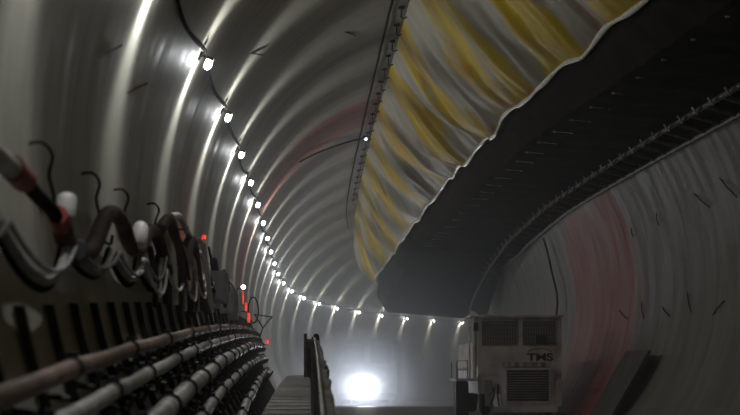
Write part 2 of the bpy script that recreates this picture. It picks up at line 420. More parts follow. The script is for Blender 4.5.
# rear and top of the sleeve, hidden behind the lit side, makes the duct a closed body
vs = []; uvs = []; fs = []; ss2 = list(np.arange(4, 66.6, .5))
for s in ss2:
    xs_, zs_ = duct_pt(s, 1.0); xt, zt = duct_pt(s, 0.0)
    prof = [(xs_, zs_), (xs_ + .35, zs_ + .22), (min(4.9, xs_ + .8), 4.1), (4.55, 4.5), (4.0, 4.72), (3.2, 4.9), (2.4, 4.95), (xt, zt)]
    for j, (x, z) in enumerate(prof):
        zz = min(z, CZ + math.sqrt((RT - .06) ** 2 - (x - CX) ** 2)); vs.append(W(s, x, zz)); uvs.append((s, j * .6))
n = 8
for i in range(len(ss2) - 1):
    for j in range(n - 1): fs.append((i*n + j, (i+1)*n + j, (i+1)*n + j+1, i*n + j+1))
fs.append(tuple(range(n))); fs.append(tuple((len(ss2)-1)*n + j for j in range(n)))
b = MB(); b.add(vs, fs); b.build('fabric_back', MT['sheet'], duct, uvs=uvs)
b = MB(); b.tube([W(s, duct_pt(s, 1.0)[0] + .015, duct_pt(s, 1.0)[1] - .015) for s in np.arange(4, 66.4, .25)], [.036 + .010 * math.sin(s * 3.1) for s in np.arange(4, 66.4, .25)], 8)
tag(b.build('hem', MT['hem'], duct), 'pale shining hem along the lower edge')

# ------------------------------------------------------------------ conveyor gallery on the right
con = thing('belt_conveyor', M(20, 5.0, 3.4), 'long black covered belt conveyor hanging under the duct along the right side', 'conveyor')
zb_tab = [(4, 3.22, 3.05), (42, 3.22, 3.05), (50, 3.0, 2.85), (56, 2.7, 2.45), (61, 2.3, 1.95), (66, 1.78, 1.48), (72, 1.7, 1.45)]
ss = list(np.arange(4, 67.5, .25)); vs = []; fs = []
for i, s in enumerate(ss):
    xs_, zs_ = seam(s); zb, zr = tab(zb_tab, s)
    far = min(max((s - 46) / 18, 0), 1); rib = -.035 if i % 6 == 0 else 0
    prof = [(xs_ + .14, zs_ + .12), (xs_ + .10 - .02 * far, zs_ - .12 * (1 - far) - .5 * far), (xs_ + .40, zb + rib), (4.6 - .2 * far, zb - .06 + rib - .08 * far), (5.5, zr + .05 + rib), (5.72, zr + .05), (5.72, zr + .45), (4.9, 3.9), (xs_ + .6, 4.0)]
    for (x, z) in prof: vs.append(W(s, x, z))
n = 9
for i in range(len(ss) - 1):
    for j in range(n): fs.append((i*n + j, (i+1)*n + j, (i+1)*n + (j+1) % n, i*n + (j+1) % n))
fs.append(tuple(range(n - 1, -1, -1))); fs.append(tuple((len(ss)-1)*n + j for j in range(n)))
b = MB(); b.add(vs, fs); b.build('cover', MT['darkrubber'], con)
def line(xf, s0, s1, ds=.5): return [W(s, *xf(s)) for s in np.arange(s0, s1, ds)]
b = MB(); b.tube(line(lambda s: (5.72, tab(zb_tab, s)[1] + .02), 4, 66), .045, 8); b.build('side_rail', MT['railsteel'], con)
b = MB(); b.tube(line(lambda s: (6.28, max(tab(zb_tab, s)[1], 2.75) - .08), 4, 60), .05, 8); b.build('wall_rail', MT['railsteel'], con)
# dark back plate between rail and wall
vs = []; fs = []; ss = list(np.arange(4, 67, .5))
for s in ss:
    zr = max(tab(zb_tab, s)[1], 2.78 - max(0, s - 57) * .16)
    vs += [W(s, 5.72, zr + .34), W(s, 6.0, zr + .24), W(s, 6.32, zr - .02), W(s, 6.40, zr - .06), W(s, 6.2, zr + .30)]
for i in range(len(ss) - 1):
    for j in range(5): fs.append((i*5 + j, (i+1)*5 + j, (i+1)*5 + (j+1) % 5, i*5 + (j+1) % 5))
b = MB(); b.add(vs, fs); b.build('side_plate', MT['darkrubber'], con)
for k in range(50):
    s = 9 + k * 1.0; zr = tab(zb_tab, s)[1]; zw = max(zr, 2.78)
    b = MB(); b.tube([W(s, 5.74, zr + .03), W(s + .1, 5.98, zr - .02), W(s + .25, 6.30, zw - .07)], .038, 7)
    b.tube([W(s, 5.70, zr + .04), W(s, 5.62, zr - .09), W(s + .05, 5.56, zr + .02)], .022, 6)
    b.build('idler_arm', MT['railsteel'], con)
for k in range(26):
    s = 14 + k * 1.5; xs_, zs_ = seam(s); zb = tab(zb_tab, s)[0]
    b = MB(); p = W(s, xs_ + .55, zb - .02); p2 = W(s + .05, xs_ + .85, zb - .03)
    b.tube([p, p2], .016, 6); b.box(p, (.022, .03, .022)); b.box(p2, (.022, .03, .022)); b.build('cover_clip', MT['pipegrey'], con)
b = MB(M(47, 0, 0)); pts = spline([W(46.9, 6.35, 2.72), W(47.2, 6.47, 2.5), W(47.6, 6.66, 1.9), W(47.3, 6.77, 1.08), W(47.8, 6.74, .28), W(47.8, 6.72, -.2)], 6)
tag(MB().tube(pts, .028, 7).build('hanging_cable', MT['darkrubber']), 'bent dark cable hanging from the conveyor down the right wall', 'cable')

# ------------------------------------------------------------------ steel stubs sticking out of the lining
stubsR = [(28.1, 2.34, 27.3, 1.95), (30.1, 2.26, 29.2, 1.94), (36.2, 2.13, 36.1, 1.91), (38.8, .5, 37.5, .24), (36.2, .58, 35.5, .19), (34.0, .4, 33.0, .18), (31.8, .61, 31.1, .21), (29.6, .11, 28.7, .34), (33.5, 2.2, 33.4, 1.95)]
for k, (s1, z1, s2, z2) in enumerate(stubsR):
    p1 = wallp(s1, z1, -.01, 1); pm = wallp((s1+s2)/2, (z1+z2)/2, .035, 1); p2 = wallp(s2, z2, .03, 1)
    o = MB().tube([p1, pm, p2], .011, 6).build('rebar_stub', MT['hook']); rebase(o, p1)
    tag(o, ['dark steel stub on right wall just under the conveyor, rightmost of them', 'dark steel stub under the conveyor, second from the right edge', 'dark steel stub in the red band just below the conveyor', 'dark steel stub low on right wall nearest the white machine',
            'thin steel stub low on right wall beside the one nearest the machine', 'slanted steel stub low on right wall, third from the machine', 'steel stub low on right wall, fourth from the machine', 'steel stub low on right wall leaning the other way, farthest right', 'short steel stub below the conveyor beside the red band'][k], 'steel stub', 'steel stubs on the right wall')
for k, (s1, x1, z1, s2, x2, z2) in enumerate([(12.0, -1.47, 1.7, 12.8, -1.42, 1.93), (13.9, -1.47, 1.7, 14.8, -1.42, 1.92), (22.0, -.77, 3.32, 22.9, -.65, 3.46), (27.0, .52, 4.51, 27.9, .71, 4.62)]):
    p1 = W(s1, x1 - .02, z1 + .01); p2 = W(s2, x2 + .015, z2 - .01)
    o = MB().tube([p1, p2], .011, 6).build('rebar_stub', MT['hook']); rebase(o, p1)
    tag(o, ['slanted steel stub on the left wall, left of the first bright arc', 'slanted steel stub on the left wall, right of the first bright arc', 'small steel stub high on the left haunch above the second lamp', 'small steel stub on the ceiling midway to the duct'][k], 'steel stub', 'steel stubs on the left wall')

# ------------------------------------------------------------------ pipes on the left wall
def pipe_path(inset, a, b_, s):      # z = a + b (s-12)
    z = a + b_ * (s - 12); return wx(z, inset), z
PIPES = [('A', .12, -.31, .0135, .052, 'pipebrown', 46, 'brown pipe, topmost of five pipes along the left wall', 3.1),
         ('B', .14, -.50, .0150, .050, 'pipegrey', 47, 'grey clamped pipe, second from top on the left wall', 2.6),
         ('C', .17, -.76, .0170, .080, 'pipegrey', 47, 'thick pale grey pipe, middle one of five on the left wall', 2.2),
         ('D', .17, -1.0, .0150, .055, 'pipegrey', 46, 'slim grey pipe, fourth from top on the left wall', 2.2),
         ('E', .16, -1.36, .0165, .058, 'pipegrey', 45, 'grey pipe, lowest of five beside the walkway', 2.4)]
for (nm, inset, a, bb, r, mt, send, lb, step) in PIPES:
    x0, z0 = pipe_path(inset, a, bb, 3)
    t = thing('service_pipe', M(3, x0, z0), lb, 'pipe', 'pipes along the left wall')
    pts = []; rr = random.Random(nm); off = {}
    def pos(s):
        k = s / step; i = math.floor(k); f = k - i
        def o(i): 
            if i not in off: q = random.Random(nm + str(i)); w_ = .004 if nm == 'A' else .014; off[i] = (q.uniform(-w_, w_), q.uniform(-w_, w_))
            return off[i]
        a_, b_ = o(i), o(i + 1); x, z = pipe_path(inset, a, bb, s)
        sag = -.010 * math.sin(PI * f)
        return W(s, x + a_[0] * (1 - f) + b_[0] * f, z + a_[1] * (1 - f) + b_[1] * f + sag)
    b = MB(); b.tube([pos(s) for s in np.arange(3, send, .3)], r, 14); b.build('pipe', MT[mt], t)
    i = math.ceil(3 / step)
    while i * step < send:
        s = i * step; p0 = pos(s - .09); p1 = pos(s); p2 = pos(s + .09); d = (p2 - p0).normalized()
        b = MB(); b.lathe(p1 - d * .10, d, [(0, r * 1.02), (.01, r * 1.10), (.06, r * 1.10), (.065, r * 1.25), (.125, r * 1.25), (.13, r * 1.10), (.19, r * 1.10), (.20, r * 1.02)], 14)
        b.box(p1 + Vector((0, 0, r * 1.25)), (.03, .04, .02)); b.build('pipe_clamp', MT['clamp'], t); i += 1

# brackets that carry the pipes
b0 = None; k = 0; s = 6.6
while s < 46:
    zt = .02 + .011 * (s - 12) * 1.0
    t = thing('pipe_bracket', M(s, wx(-1.6), -1.6), 'x', 'bracket', 'dark pipe brackets along the left wall')
    b = MB(); zz = list(np.linspace(-1.62, zt, 9)); vs = []; fs = []
    for z in zz:
        for (ins, ds) in ((.01, -.03), (.06, -.03), (.06, .03), (.01, .03)): vs.append(W(s + ds, wx(z, ins), z))
    for i in range(8):
        for j in range(4): fs.append((i*4+j, i*4+(j+1) % 4, (i+1)*4+(j+1) % 4, (i+1)*4+j))
    fs += [(3, 2, 1, 0), tuple(32 + j for j in range(4))]
    b.add(vs, fs); b.build('post', MT['darksteel'], t)
    for (nm, inset, a, bb, r, mt, send, lb, step) in PIPES:
        x, z = pipe_path(inset, a, bb, s); z -= r + .055
        b = MB(); b.tube([W(s, wx(z, .05), z), W(s, x + r + .03, z - .01), W(s, x + r + .06, z + .08)], .018, 6); b.build('arm', MT['darksteel'], t)
    t['label'] = 'dark upright steel pipe bracket on the left wall, %s from the camera' % ORD[k]
    k += 1; s += 1.0 + (.25 if s > 16 else 0)

# ------------------------------------------------------------------ hooks, hoses and draped cables
hooks = [(8.0, .62), (9.9, .86), (12.1, .87), (14.0, .90), (16.8, .98), (18.6, .9), (20.6, .95), (22.6, .9)]
for k, (s, z) in enumerate(hooks):
    pts = [wallp(s - .25, z + .02, -.01), wallp(s - .2, z + .03, .07), wallp(s - .05, z - .03, .10), wallp(s + .15, z - .12, .05), wallp(s + .3, z - .22, .05), wallp(s + .3, z - .38, .06), wallp(s + .22, z - .44, .12), wallp(s + .16, z - .38, .15)]
    o = MB().tube(spline(pts, 5), .011, 6).build('hose_hook', MT['hook']); rebase(o, pts[0])
    tag(o, 'bent dark rebar hook holding hoses on the left wall, %s from the camera' % ORD[k], 'hook', 'rebar hooks on the left wall')
# thick hose run
h = thing('slurry_hose', M(8, -1.4, .6), 'thick brown hose looping along the left wall with red and white couplings', 'hose')
hp = [(6.2, -1.40, .72), (7.2, -1.40, .68), (8.3, -1.40, .61)]
b = MB(); b.tube(spline([W(*p) for p in hp], 6), .05, 12); b.build('grey_end', MT['pipegrey'], h)
b = MB(); b.tube([W(8.15, -1.40, .625), W(8.5, -1.40, .59)], .062, 14); tag(b.build('coupling', MT['redpaint'], h), 'red coupling nearest the camera')
b = MB(); b.tube(spline([W(8.4, -1.40, .60), W(9.0, -1.41, .545), W(9.4, -1.4, .50), W(9.6, -1.4, .465)], 6), .040, 12); b.build('thin_hose', MT['darkrubber'], h)
b = MB(); b.tube([W(9.55, -1.39, .48), W(9.72, -1.39, .43)], .055, 14); tag(b.build('coupling', MT['redpaint'], h), 'red coupling under the white sleeve')
b = MB(); b.lathe(W(9.66, -1.36, .47), Vector((.02, .25, 1)), [(0, .048), (.02, .056), (.11, .056), (.125, .05), (.14, .03)], 16); tag(b.build('sleeve', MT['whitesleeve'], h), 'white sleeve on the red coupling')
big = [(9.72, -1.39, .44), (9.85, -1.39, .36), (10.2, -1.385, .31), (10.7, -1.385, .31), (11.1, -1.39, .36), (11.5, -1.40, .47), (11.8, -1.40, .58), (12.2, -1.41, .645), (12.7, -1.41, .655), (13.1, -1.41, .60), (13.35, -1.40, .50), (13.7, -1.395, .45), (14.2, -1.395, .48), (14.6, -1.40, .57), (15.1, -1.41, .66), (15.7, -1.42, .70), (16.2, -1.41, .62), (16.6, -1.40, .48), (17.0, -1.39, .3), (17.2, -1.38, .1)]
b = MB(); b.tube(spline([W(*p) for p in big], 6), .058, 14); b.build('hose', MT['brownrubber'], h)
b = MB(); b.lathe(W(13.45, -1.33, .47), Vector((.05, .5, 1)), [(0, .05), (.02, .06), (.16, .06), (.18, .05), (.2, .03)], 16); tag(b.build('sleeve', MT['whitesleeve'], h), 'white sleeve on the second bend')
b = MB(); b.lathe(W(9.9, -1.33, .30), Vector((0, 1, -.2)), [(0, .06), (.01, .066), (.08, .066), (.09, .06)], 14); b.build('hose_band', MT['clamp'], h)
# dark hoses going on
def hose(name, pts, r, m, label, cat, group, n=6):
    o = MB().tube(spline([W(*p) for p in pts], n), r, 10).build(name, MT[m]); rebase(o, W(*pts[0])); return tag(o, label, cat, group)
G = 'hoses hung on the left wall'
hose('draped_hose', [(15.9, -1.38, .72), (16.6, -1.36, .86), (17.2, -1.35, .74), (17.7, -1.33, .42), (18.3, -1.33, .2), (19.0, -1.34, .36), (19.5, -1.37, .7), (20.2, -1.38, .84), (20.9, -1.37, .6), (21.3, -1.35, .25), (21.8, -1.3, .05)], .055, 'brownrubber', 'dark brown hose looping behind the grey pipe end before the red lamp', 'hose', G)
hose('draped_hose', [(17.6, -1.42, .95), (18.3, -1.39, 1.0), (19.1, -1.38, .93), (20.2, -1.39, .86), (21.4, -1.39, .90), (22.6, -1.38, .95)], .035, 'greycable', 'pale hose running level to the red lamp on the left wall', 'hose', G)
hose('draped_hose', [(20.9, -1.38, .92), (21.5, -1.33, .85), (21.8, -1.31, .6), (22.1, -1.28, .3), (22.3, -1.26, .05)], .032, 'whitesleeve', 'pale hose hanging straight down below the red lamp', 'hose', G)
hose('draped_hose', [(18.2, -1.42, .8), (18.7, -1.36, .5), (19.1, -1.33, .1), (19.7, -1.33, .0), (20.3, -1.35, .3), (20.8, -1.38, .7)], .045, 'darkrubber', 'black hose loop hanging low beneath the level pale hose', 'hose', G)
hose('draped_hose', [(22.8, -1.4, .8), (23.3, -1.36, .5), (23.9, -1.34, .35), (24.6, -1.36, .5), (25.4, -1.4, .85), (26.2, -1.4, .6), (26.9, -1.36, .3), (27.6, -1.38, .55), (28.2, -1.4, .8)], .04, 'darkrubber', 'black hose in two loops round the grey cabinet', 'hose', G)
G = 'cables looped along the left wall'
def garland(ends, sag, r, m, dx, label, ph=0, s_end=None):
    pts = []
    for i in range(len(ends) - 1):
        (s0, z0), (s1, z1) = ends[i], ends[i + 1]
        for k in range(12):
            q = k / 12; pts.append((s0 + (s1 - s0) * q, None, z0 + (z1 - z0) * q - sag * (1 + .25 * math.sin(i * 2 + ph)) * 4 * q * (1 - q)))
    o = MB().tube([W(s, wx(z, .10 + dx), z) for s, _, z in pts], r, 8).build('looped_cable', MT[m])
    s, _, z = pts[0]; rebase(o, W(s, wx(z, .10 + dx), z)); tag(o, label, 'cable', G)
E1 = [(5.4, .36), (7.7, .36), (9.9, .34), (12.2, .38), (14.2, .40), (16.3, .5), (18.3, .6), (20.4, .6), (22.5, .6)]
garland(E1, .20, .024, 'greycable', .05, 'grey cable looped from hook to hook, brightest of the looped cables')
garland([(s + .1, z + .01) for s, z in E1], .24, .026, 'darkrubber', .01, 'black cable hanging lowest in wide loops below the grey cable', .2)
garland([(s + .05, z - .01) for s, z in E1], .15, .014, 'greycable', .09, 'thin grey cable in shallow loops above the bright cable', .1)
garland([(s + 6.1, z + .02) for s, z in E1[1:]], .24, .016, 'whitesleeve', .11, 'thin pale cable looped on the far hooks before the cabinet', 3)
for k, (s, z0, z1, r, m, lb) in enumerate([(16.9, .8, .05, .03, 'whitesleeve', 'pale hose hanging straight below the last loop of the thick hose'), (18.0, .85, .0, .028, 'greycable', 'grey hose hanging straight, first past the thick hose'),
        (19.2, .8, .0, .03, 'brownrubber', 'brown hose hanging straight under the level pale hose'), (20.2, .8, .02, .026, 'greycable', 'grey hose hanging straight just left of the red lamp'), (22.9, .85, .1, .024, 'greycable', 'thin grey hose hanging straight before the grey cabinet'),
        (27.4, .75, .2, .03, 'darkrubber', 'black hose hanging straight right behind the grey cabinet'), (31.5, .8, .2, .03, 'greycable', 'grey hose hanging straight before the stack of red lamps')]):
    hose('hanging_hose', [(s, wx(z1 + (z0 - z1) * q, .17 + .04 * math.sin(PI * q)), z1 + (z0 - z1) * q) if q < 1 else (s, wx(z0, .10), z0) for q in (0, .25, .5, .75, 1)], r, m, lb, 'hose', 'hoses hanging straight on the left wall')
# clutter on the rack past the hoses
for k, (s, z, a, l) in enumerate([(15.2, .12, .25, .42), (16.4, .16, -.2, .5), (17.9, .1, .15, .4), (19.4, .12, -.3, .5), (20.8, .18, .2, .5)]):
    p = W(s, wx(z, .14), z - .1); q = W(s + a, wx(z + l, .12), z + l)
    o = MB().tube(spline([p, (p + q) / 2 + Vector((.03, 0, 0)), q], 5), .028, 8).build('upright_post', MT['darksteel']); rebase(o, p)
    tag(o, 'short dark leaning post above the pipes, %s from the camera' % ORD[k], 'post', 'dark leaning posts on the pipe rack')
mx = M(24.0, -1.36, .22)
t = thing('control_cabinet', mx, 'grey steel control cabinet mounted on the left wall above the pipes', 'cabinet')
MB(mx).box((.06, .4, .2), (.13, .42, .22), bev=.012).build('body', MT['cabinet'], t)
MB(mx).box((.195, .4, .2), (.008, .37, .19), bev=.004).build('door', MT['cabinet'], t)
MB(mx).box((.06, -.025, .2), (.10, .008, .18), bev=.004).build('side_panel', MT['cabinet'], t)
MB(mx).tube([(.21, .12, .14), (.235, .12, .14), (.235, .12, .26), (.21, .12, .26)], .008, 6).build('handle', MT['clamp'], t)
MB(mx).tube([(.0, .1, .42), (-.02, .1, .6), (-.06, .3, .75)], .02, 6).build('conduit', MT['darkrubber'], t)
def red_lamp(s, x, z, h, w, label, pole=.25):
    mx = M(s, x, z); t = thing('warning_lamp', mx, label, 'lamp', 'red warning lamps on the left wall')
    MB(mx).box((-.06, .02, -h / 2), (.05, .02, .012)).build('bracket', MT['darksteel'], t)
    MB(mx).lathe((0, 0, -h / 2 - .02), (0, 0, 1), [(0, w), (.02, w * 1.05), (.022, w * .8)], 12).build('socket', MT['darksteel'], t)
    MB(mx).lathe((0, 0, -h / 2), (0, 0, 1), [(0, w * .85), (h * .5, w), (h * .9, w * .8), (h, w * .3)], 12).build('lens', MT['reflam'], t)
    add_point('bulb', W(s, x + w + .08, z), .8, (1, .12, .06), .02, t)
red_lamp(21.8, -1.34, .97, .055, .026, 'dull red round lamp at the end of the level pale hose')
red_lamp(33.8, -1.30, .56, .26, .022, 'tall thin red lamp glowing right of the cabinet')
red_lamp(35.0, -1.28, .42, .18, .025, 'short red lamp just below the tall thin one')
red_lamp(35.6, -1.24, .22, .20, .03, 'red lamp lowest of the stack beside the pipes')
red_lamp(50.5, -1.20, .03, .14, .05, 'faint red lamp where the pipes end')
mx = M(34.6, -1.32, .80)
t = thing('work_lamp', mx, 'small white lamp topping the stack of red lamps', 'lamp')
MB(mx).lathe((0, .05, 0), (0, -1, 0), [(0, .03), (.03, .05), (.06, .05)], 12).build('housing', MT['darksteel'], t)
MB(mx).lathe((0, -.012, 0), (0, -1, 0), [(0, .045), (.015, .036), (.02, .01)], 12).build('lens', MT['whitelamp'], t)
MB(mx).tube([(0, .04, 0), (-.05, .05, .0), (-.14, .05, -.05)], .012, 6).build('bracket', MT['darksteel'], t)
# equipment cluster round the red lamps, wire ring and tripod bracket
for k, (s, z, hh) in enumerate([(28.5, .35, .22), (30.5, .32, .26), (32.6, .45, .20)]):
    mx = M(s, wx(z, .16), z)
    t = thing('junction_box', mx, ['dark junction box just past the grey cabinet', 'taller dark junction box midway between cabinet and red lamps', 'dark junction box beside the tall red lamp'][k], 'junction box', 'dark junction boxes on the left wall')
    MB(mx).box((0, .15, 0), (.10, .16, hh), bev=.01).build('body', MT['machgrey'], t)
    MB(mx).box((.105, .15, 0), (.006, .13, hh * .85), bev=.003).build('door', MT['machgrey'], t)
    MB(mx).tube([(0, .1, -hh), (.02, .1, -hh - .2), (0, .25, -hh - .35)], .018, 6).build('conduit', MT['darkrubber'], t)
pts = [W(38 + .35 * math.cos(a), -1.22 + .10 * math.cos(a), .45 + .28 * math.sin(a)) for a in np.linspace(0, 2 * PI, 25)]
tag(rebase(MB().tube(pts, .016, 6).build('cable_coil', MT['darkrubber']), pts[0]), 'coil of dark cable hanging right of the red lamps', 'cable')
A, B_, D_ = W(45.5, -1.42, .62), W(46.7, -.98, .60), W(46.4, -1.22, .30)
b = MB(); b.tube([A, B_], .02, 6); b.tube([B_, D_], .02, 6); b.tube([A, D_], .02, 6); b.tube([D_, W(46.4, -1.36, -.1)], .02, 6)
tag(rebase(b.build('steel_bracket', MT['darksteel']), A), 'dark triangular steel bracket sticking out where the pipes end', 'bracket')

# ------------------------------------------------------------------ walkway beside the pipes
t = thing('walkway', M(8, -.3, -1), 'raised walkway of ribbed steel planks beside the left pipes', 'walkway')
k = 0
for i in range(100):
    s = 9 + i * .85
    if s > 46: break
    mx = M(s, -.235, -1.0); b = MB(mx); b.box((0, 0, -.02 + .004 * (i % 3)), (.235, .26, .02), bev=.008)
    b.box((0, -.20, .012), (.225, .05, .022)); b.box((0, .16, .012), (.225, .04, .022)); b.build('plank', MT['whitesleeve'], t)
b = MB(); b.tube(line(lambda s: (.02, -1.08), 8, 46), .05, 6); b.build('stringer', MT['darksteel'], t)
b = MB(); b.tube(line(lambda s: (-.45, -1.08), 8, 46), .05, 6); b.build('stringer', MT['darksteel'], t)
for s in np.arange(10, 46, 4.0):
    b = MB(); b.box((0, 0, 0), (.01, .01, .01)) if False else None
    b.tube([W(s, .02, -1.1), W(s, .02, FLOOR_Z - .02)], .035, 6); b.build('leg', MT['darksteel'], t)
# handrail with dark sheeting
t = thing('walkway_railing', M(12, .14, -1.87), 'walkway railing wrapped in dark sheeting, lit along its right edge', 'railing')
rt = [(11, .17, -.80), (14, .17, -.75), (20, .17, -.60), (26, .16, -.44), (33.2, .13, -.26)]
ss = list(np.arange(11, 33, .2)); vs = []; fs = []; nv = 10
for s in ss:
    for j in range(nv + 1):
        v = j / nv; bul = .05 * noise.noise(Vector((s * 1.4, v * 3, 2))) + .03 * noise.noise(Vector((s * 4, v * 6, 5)))
        vs.append(W(s, tab(rt, s)[0] + bul + .02 * math.sin(PI * v), tab(rt, s)[1] - 1.0 * v + .03 * noise.noise(Vector((s * 1.1, 0, 3)))))
    for j in range(nv, -1, -1):
        v = j / nv; vs.append(W(s, .08, tab(rt, s)[1] - 1.0 * v))
n = 2 * nv + 2
for i in range(len(ss) - 1):
    for j in range(n): fs.append((i*n + j, i*n + (j+1) % n, (i+1)*n + (j+1) % n, (i+1)*n + j))
fs += [tuple(range(n - 1, -1, -1)), tuple((len(ss)-1)*n + j for j in range(n))]
MB().add(vs, fs).build('sheeting', MT['plank'], t)
b = MB(); b.tube(line(lambda s: (.08, tab(rt, s)[1] + .03), 11, 33.2), .022, 8); b.build('top_rail', MT['railsteel'], t)
for s in np.arange(11.2, 33.3, 3.1): MB().tube([W(s, .06, tab(rt, s)[1] + .05), W(s, .06, FLOOR_Z - .01)], .03, 8).build('post', MT['railsteel'], t)
# ladder standing at the walkway's edge
mx = M(33.4, -.01, -1.0)
t = thing('ladder', mx, 'dark narrow steel ladder closing the far end of the walkway railing', 'ladder')
for x, h_ in ((-.075, .86), (.065, .80)): MB(mx).tube([(x, 0, 0), (x, .02, .4), (x + (.0 if x < 0 else .01), .04, h_)], .032, 8).build('side_rail', MT['railsteel'], t)
for k in range(5): MB(mx).tube([(-.075, .015, .10 + k * .16), (.065, .015, .10 + k * .16)], .018, 6).build('rung', MT['darksteel'], t)
MB(mx).box((-.005, .06, .36), (.075, .01, .36), bev=.006).build('back_plate', MT['darksteel'], t)
MB(mx).tube(spline([(.10, .02, .80), (.13, .03, .83), (.16, .05, .76), (.17, .06, .4), (.17, .06, 0)], 5), .035, 10).build('hose', MT['darkrubber'], t)

# plank leaning on the right wall
q_ = [W(35.3, 6.42, -.46), W(32.9, 6.42, -.46), W(33.5, 5.70, -1.85), W(35.9, 5.70, -1.85)]
nn = (q_[1] - q_[0]).cross(q_[3] - q_[0]).normalized() * .045
b = MB(); b.add(q_ + [p + nn for p in q_], [(0, 1, 2, 3), (7, 6, 5, 4), (0, 4, 5, 1), (1, 5, 6, 2), (2, 6, 7, 3), (3, 7, 4, 0)])
o = b.build('leaning_board', MT['plank'], smooth=False); rebase(o, q_[2])
tag(o, 'wide dark board leaning against the lower right wall', 'board')

# ------------------------------------------------------------------ white machine at the right
mx = M(39.0, 4.71, FLOOR_Z)
t = thing('service_vehicle', mx, 'dusty white tunnel service vehicle with two barred cab windows and black lettering', 'vehicle')
Hm = 2.22
b = MB(mx)
b.box((0, 2.6, .78 + .0), (.94, 2.55, .30), bev=.03)         # lower body
b.build('body', MT['machine'], t)
b = MB(mx)                                                   # cab: pillars, rear box
b.box((0, .06, 1.34), (.94, .06, .23), bev=.01); b.box((0, .06, Hm - .06), (.94, .06, .05), bev=.01)
for x in (-.90, .02, .90): b.box((x, .06, 1.85), (.045 if abs(x) > .5 else .05, .06, .33), bev=.01)
b.box((0, 3.2, 1.35), (.94, 1.9, .30), bev=.03); b.box((-.91, 1.2, 1.5), (.03, .08, .7)); b.box((.91, 1.2, 1.5), (.03, .08, .7)); b.box((0, 1.28, 1.6), (.92, .03, .6))
b.box((0, .06, 1.03), (.94, .06, .12), bev=.01); b.build('cab_frame', MT['machine'], t)
MB(mx).box((-.06, .66, Hm), (1.05, .76, .025), bev=.01).build('roof', MT['machine'], t)
for x, w in ((-.44, .40), (.46, .38)):
    g = MB(mx).box((x, .10, 1.86), (w, .01, .31)).build('window', MT['glass'], t)
    b = MB(mx)
    for k in range(13): b.box((x - w + 2 * w * (k + .5) / 13, -.015, 1.86), (.009, .007, .31))
    for k in range(7): b.box((x, -.02, 1.57 + .58 * k / 6), (w, .006, .008))
    b.build('window_guard', MT['machgrey'], g)
MB(mx).box((.47, -.05, 1.70), (.11, .03, .09), bev=.01).build('number_box', MT['machinedark'], t)
# lettering with its orange arc
cu = bpy.data.curves.new('lettering', 'FONT'); cu.body = 'TMS'; cu.size = .30; cu.extrude = .006; cu.align_x = 'CENTER'; cu.offset = .008
cu.materials.append(MT['black']); tmp = bpy.data.objects.new('lettering', cu); C.objects.link(tmp)
lm_ = bpy.data.meshes.new_from_object(tmp.evaluated_get(bpy.context.evaluated_depsgraph_get())); bpy.data.objects.remove(tmp)
to = bpy.data.objects.new('lettering', lm_); C.objects.link(to); to.parent = t; MW[to.name] = mx
lm_.transform(Matrix.Translation((.45, -.012, 1.225)) @ Matrix.Rotation(PI / 2, 4, 'X') @ Matrix.Diagonal((1.05, .75, 1, 1)))
b = MB(mx); b.tube([(.45 + .27 * math.cos(a), -.012, 1.40 + .10 * math.sin(a)) for a in np.linspace(.2, PI - .2, 16)], .014, 6); b.build('logo_arc', MT['orange'], t)
# front lower: lamp bar, radiator, bumper
b = MB(mx); b.box((.09, -.03, 1.13), (.48, .03, .06), bev=.008); b.build('lamp_bar', MT['machgrey'], t)
for x in (-.30, -.16, .02, .20, .42): MB(mx).lathe((x, -.06, 1.13), (0, -1, 0), [(0, .055), (.02, .058), (.03, .04)], 14).build('lamp_glass', MT['whitesleeve'], t)
b = MB(mx); b.box((.16, -.02, .60), (.60, .05, .44), bev=.02); b.build('front_panel', MT['machine'], t)
g = MB(mx).box((.16, -.078, .67), (.46, .015, .34), bev=.01).build('radiator', MT['machinedark'], t)
b = MB(mx)
for k in range(11): b.box((.16, -.097, .39 + .056 * k), (.44, .006, .010))
b.build('slats', MT['machgrey'], g)
b = MB(mx); b.tube([(.66, -.13, .30), (.66, -.13, 1.04), (-.34, -.13, 1.04), (-.34, -.13, .30), (.66, -.13, .30)], .022, 8); b.build('radiator_guard', MT['machine'], t)
for x in (-.35, .67):
    pass
MB(mx).box((.1, -.10, .14), (.72, .08, .07), bev=.02).build('bumper', MT['machine'], t)
for sx in (-1, 1):
    cx_ = -.72 if sx < 0 else .72
    MB(mx).lathe((cx_ - .13, .75, .40), (1, 0, 0), [(0, .25), (.03, .37), (.08, .40), (.18, .40), (.23, .37), (.26, .25)], 24).build('wheel', MT['rubber'], t)
    MB(mx).lathe((cx_ - .13, 3.9, .40), (1, 0, 0), [(0, .25), (.03, .37), (.08, .40), (.18, .40), (.23, .37), (.26, .25)], 24).build('wheel', MT['rubber'], t)
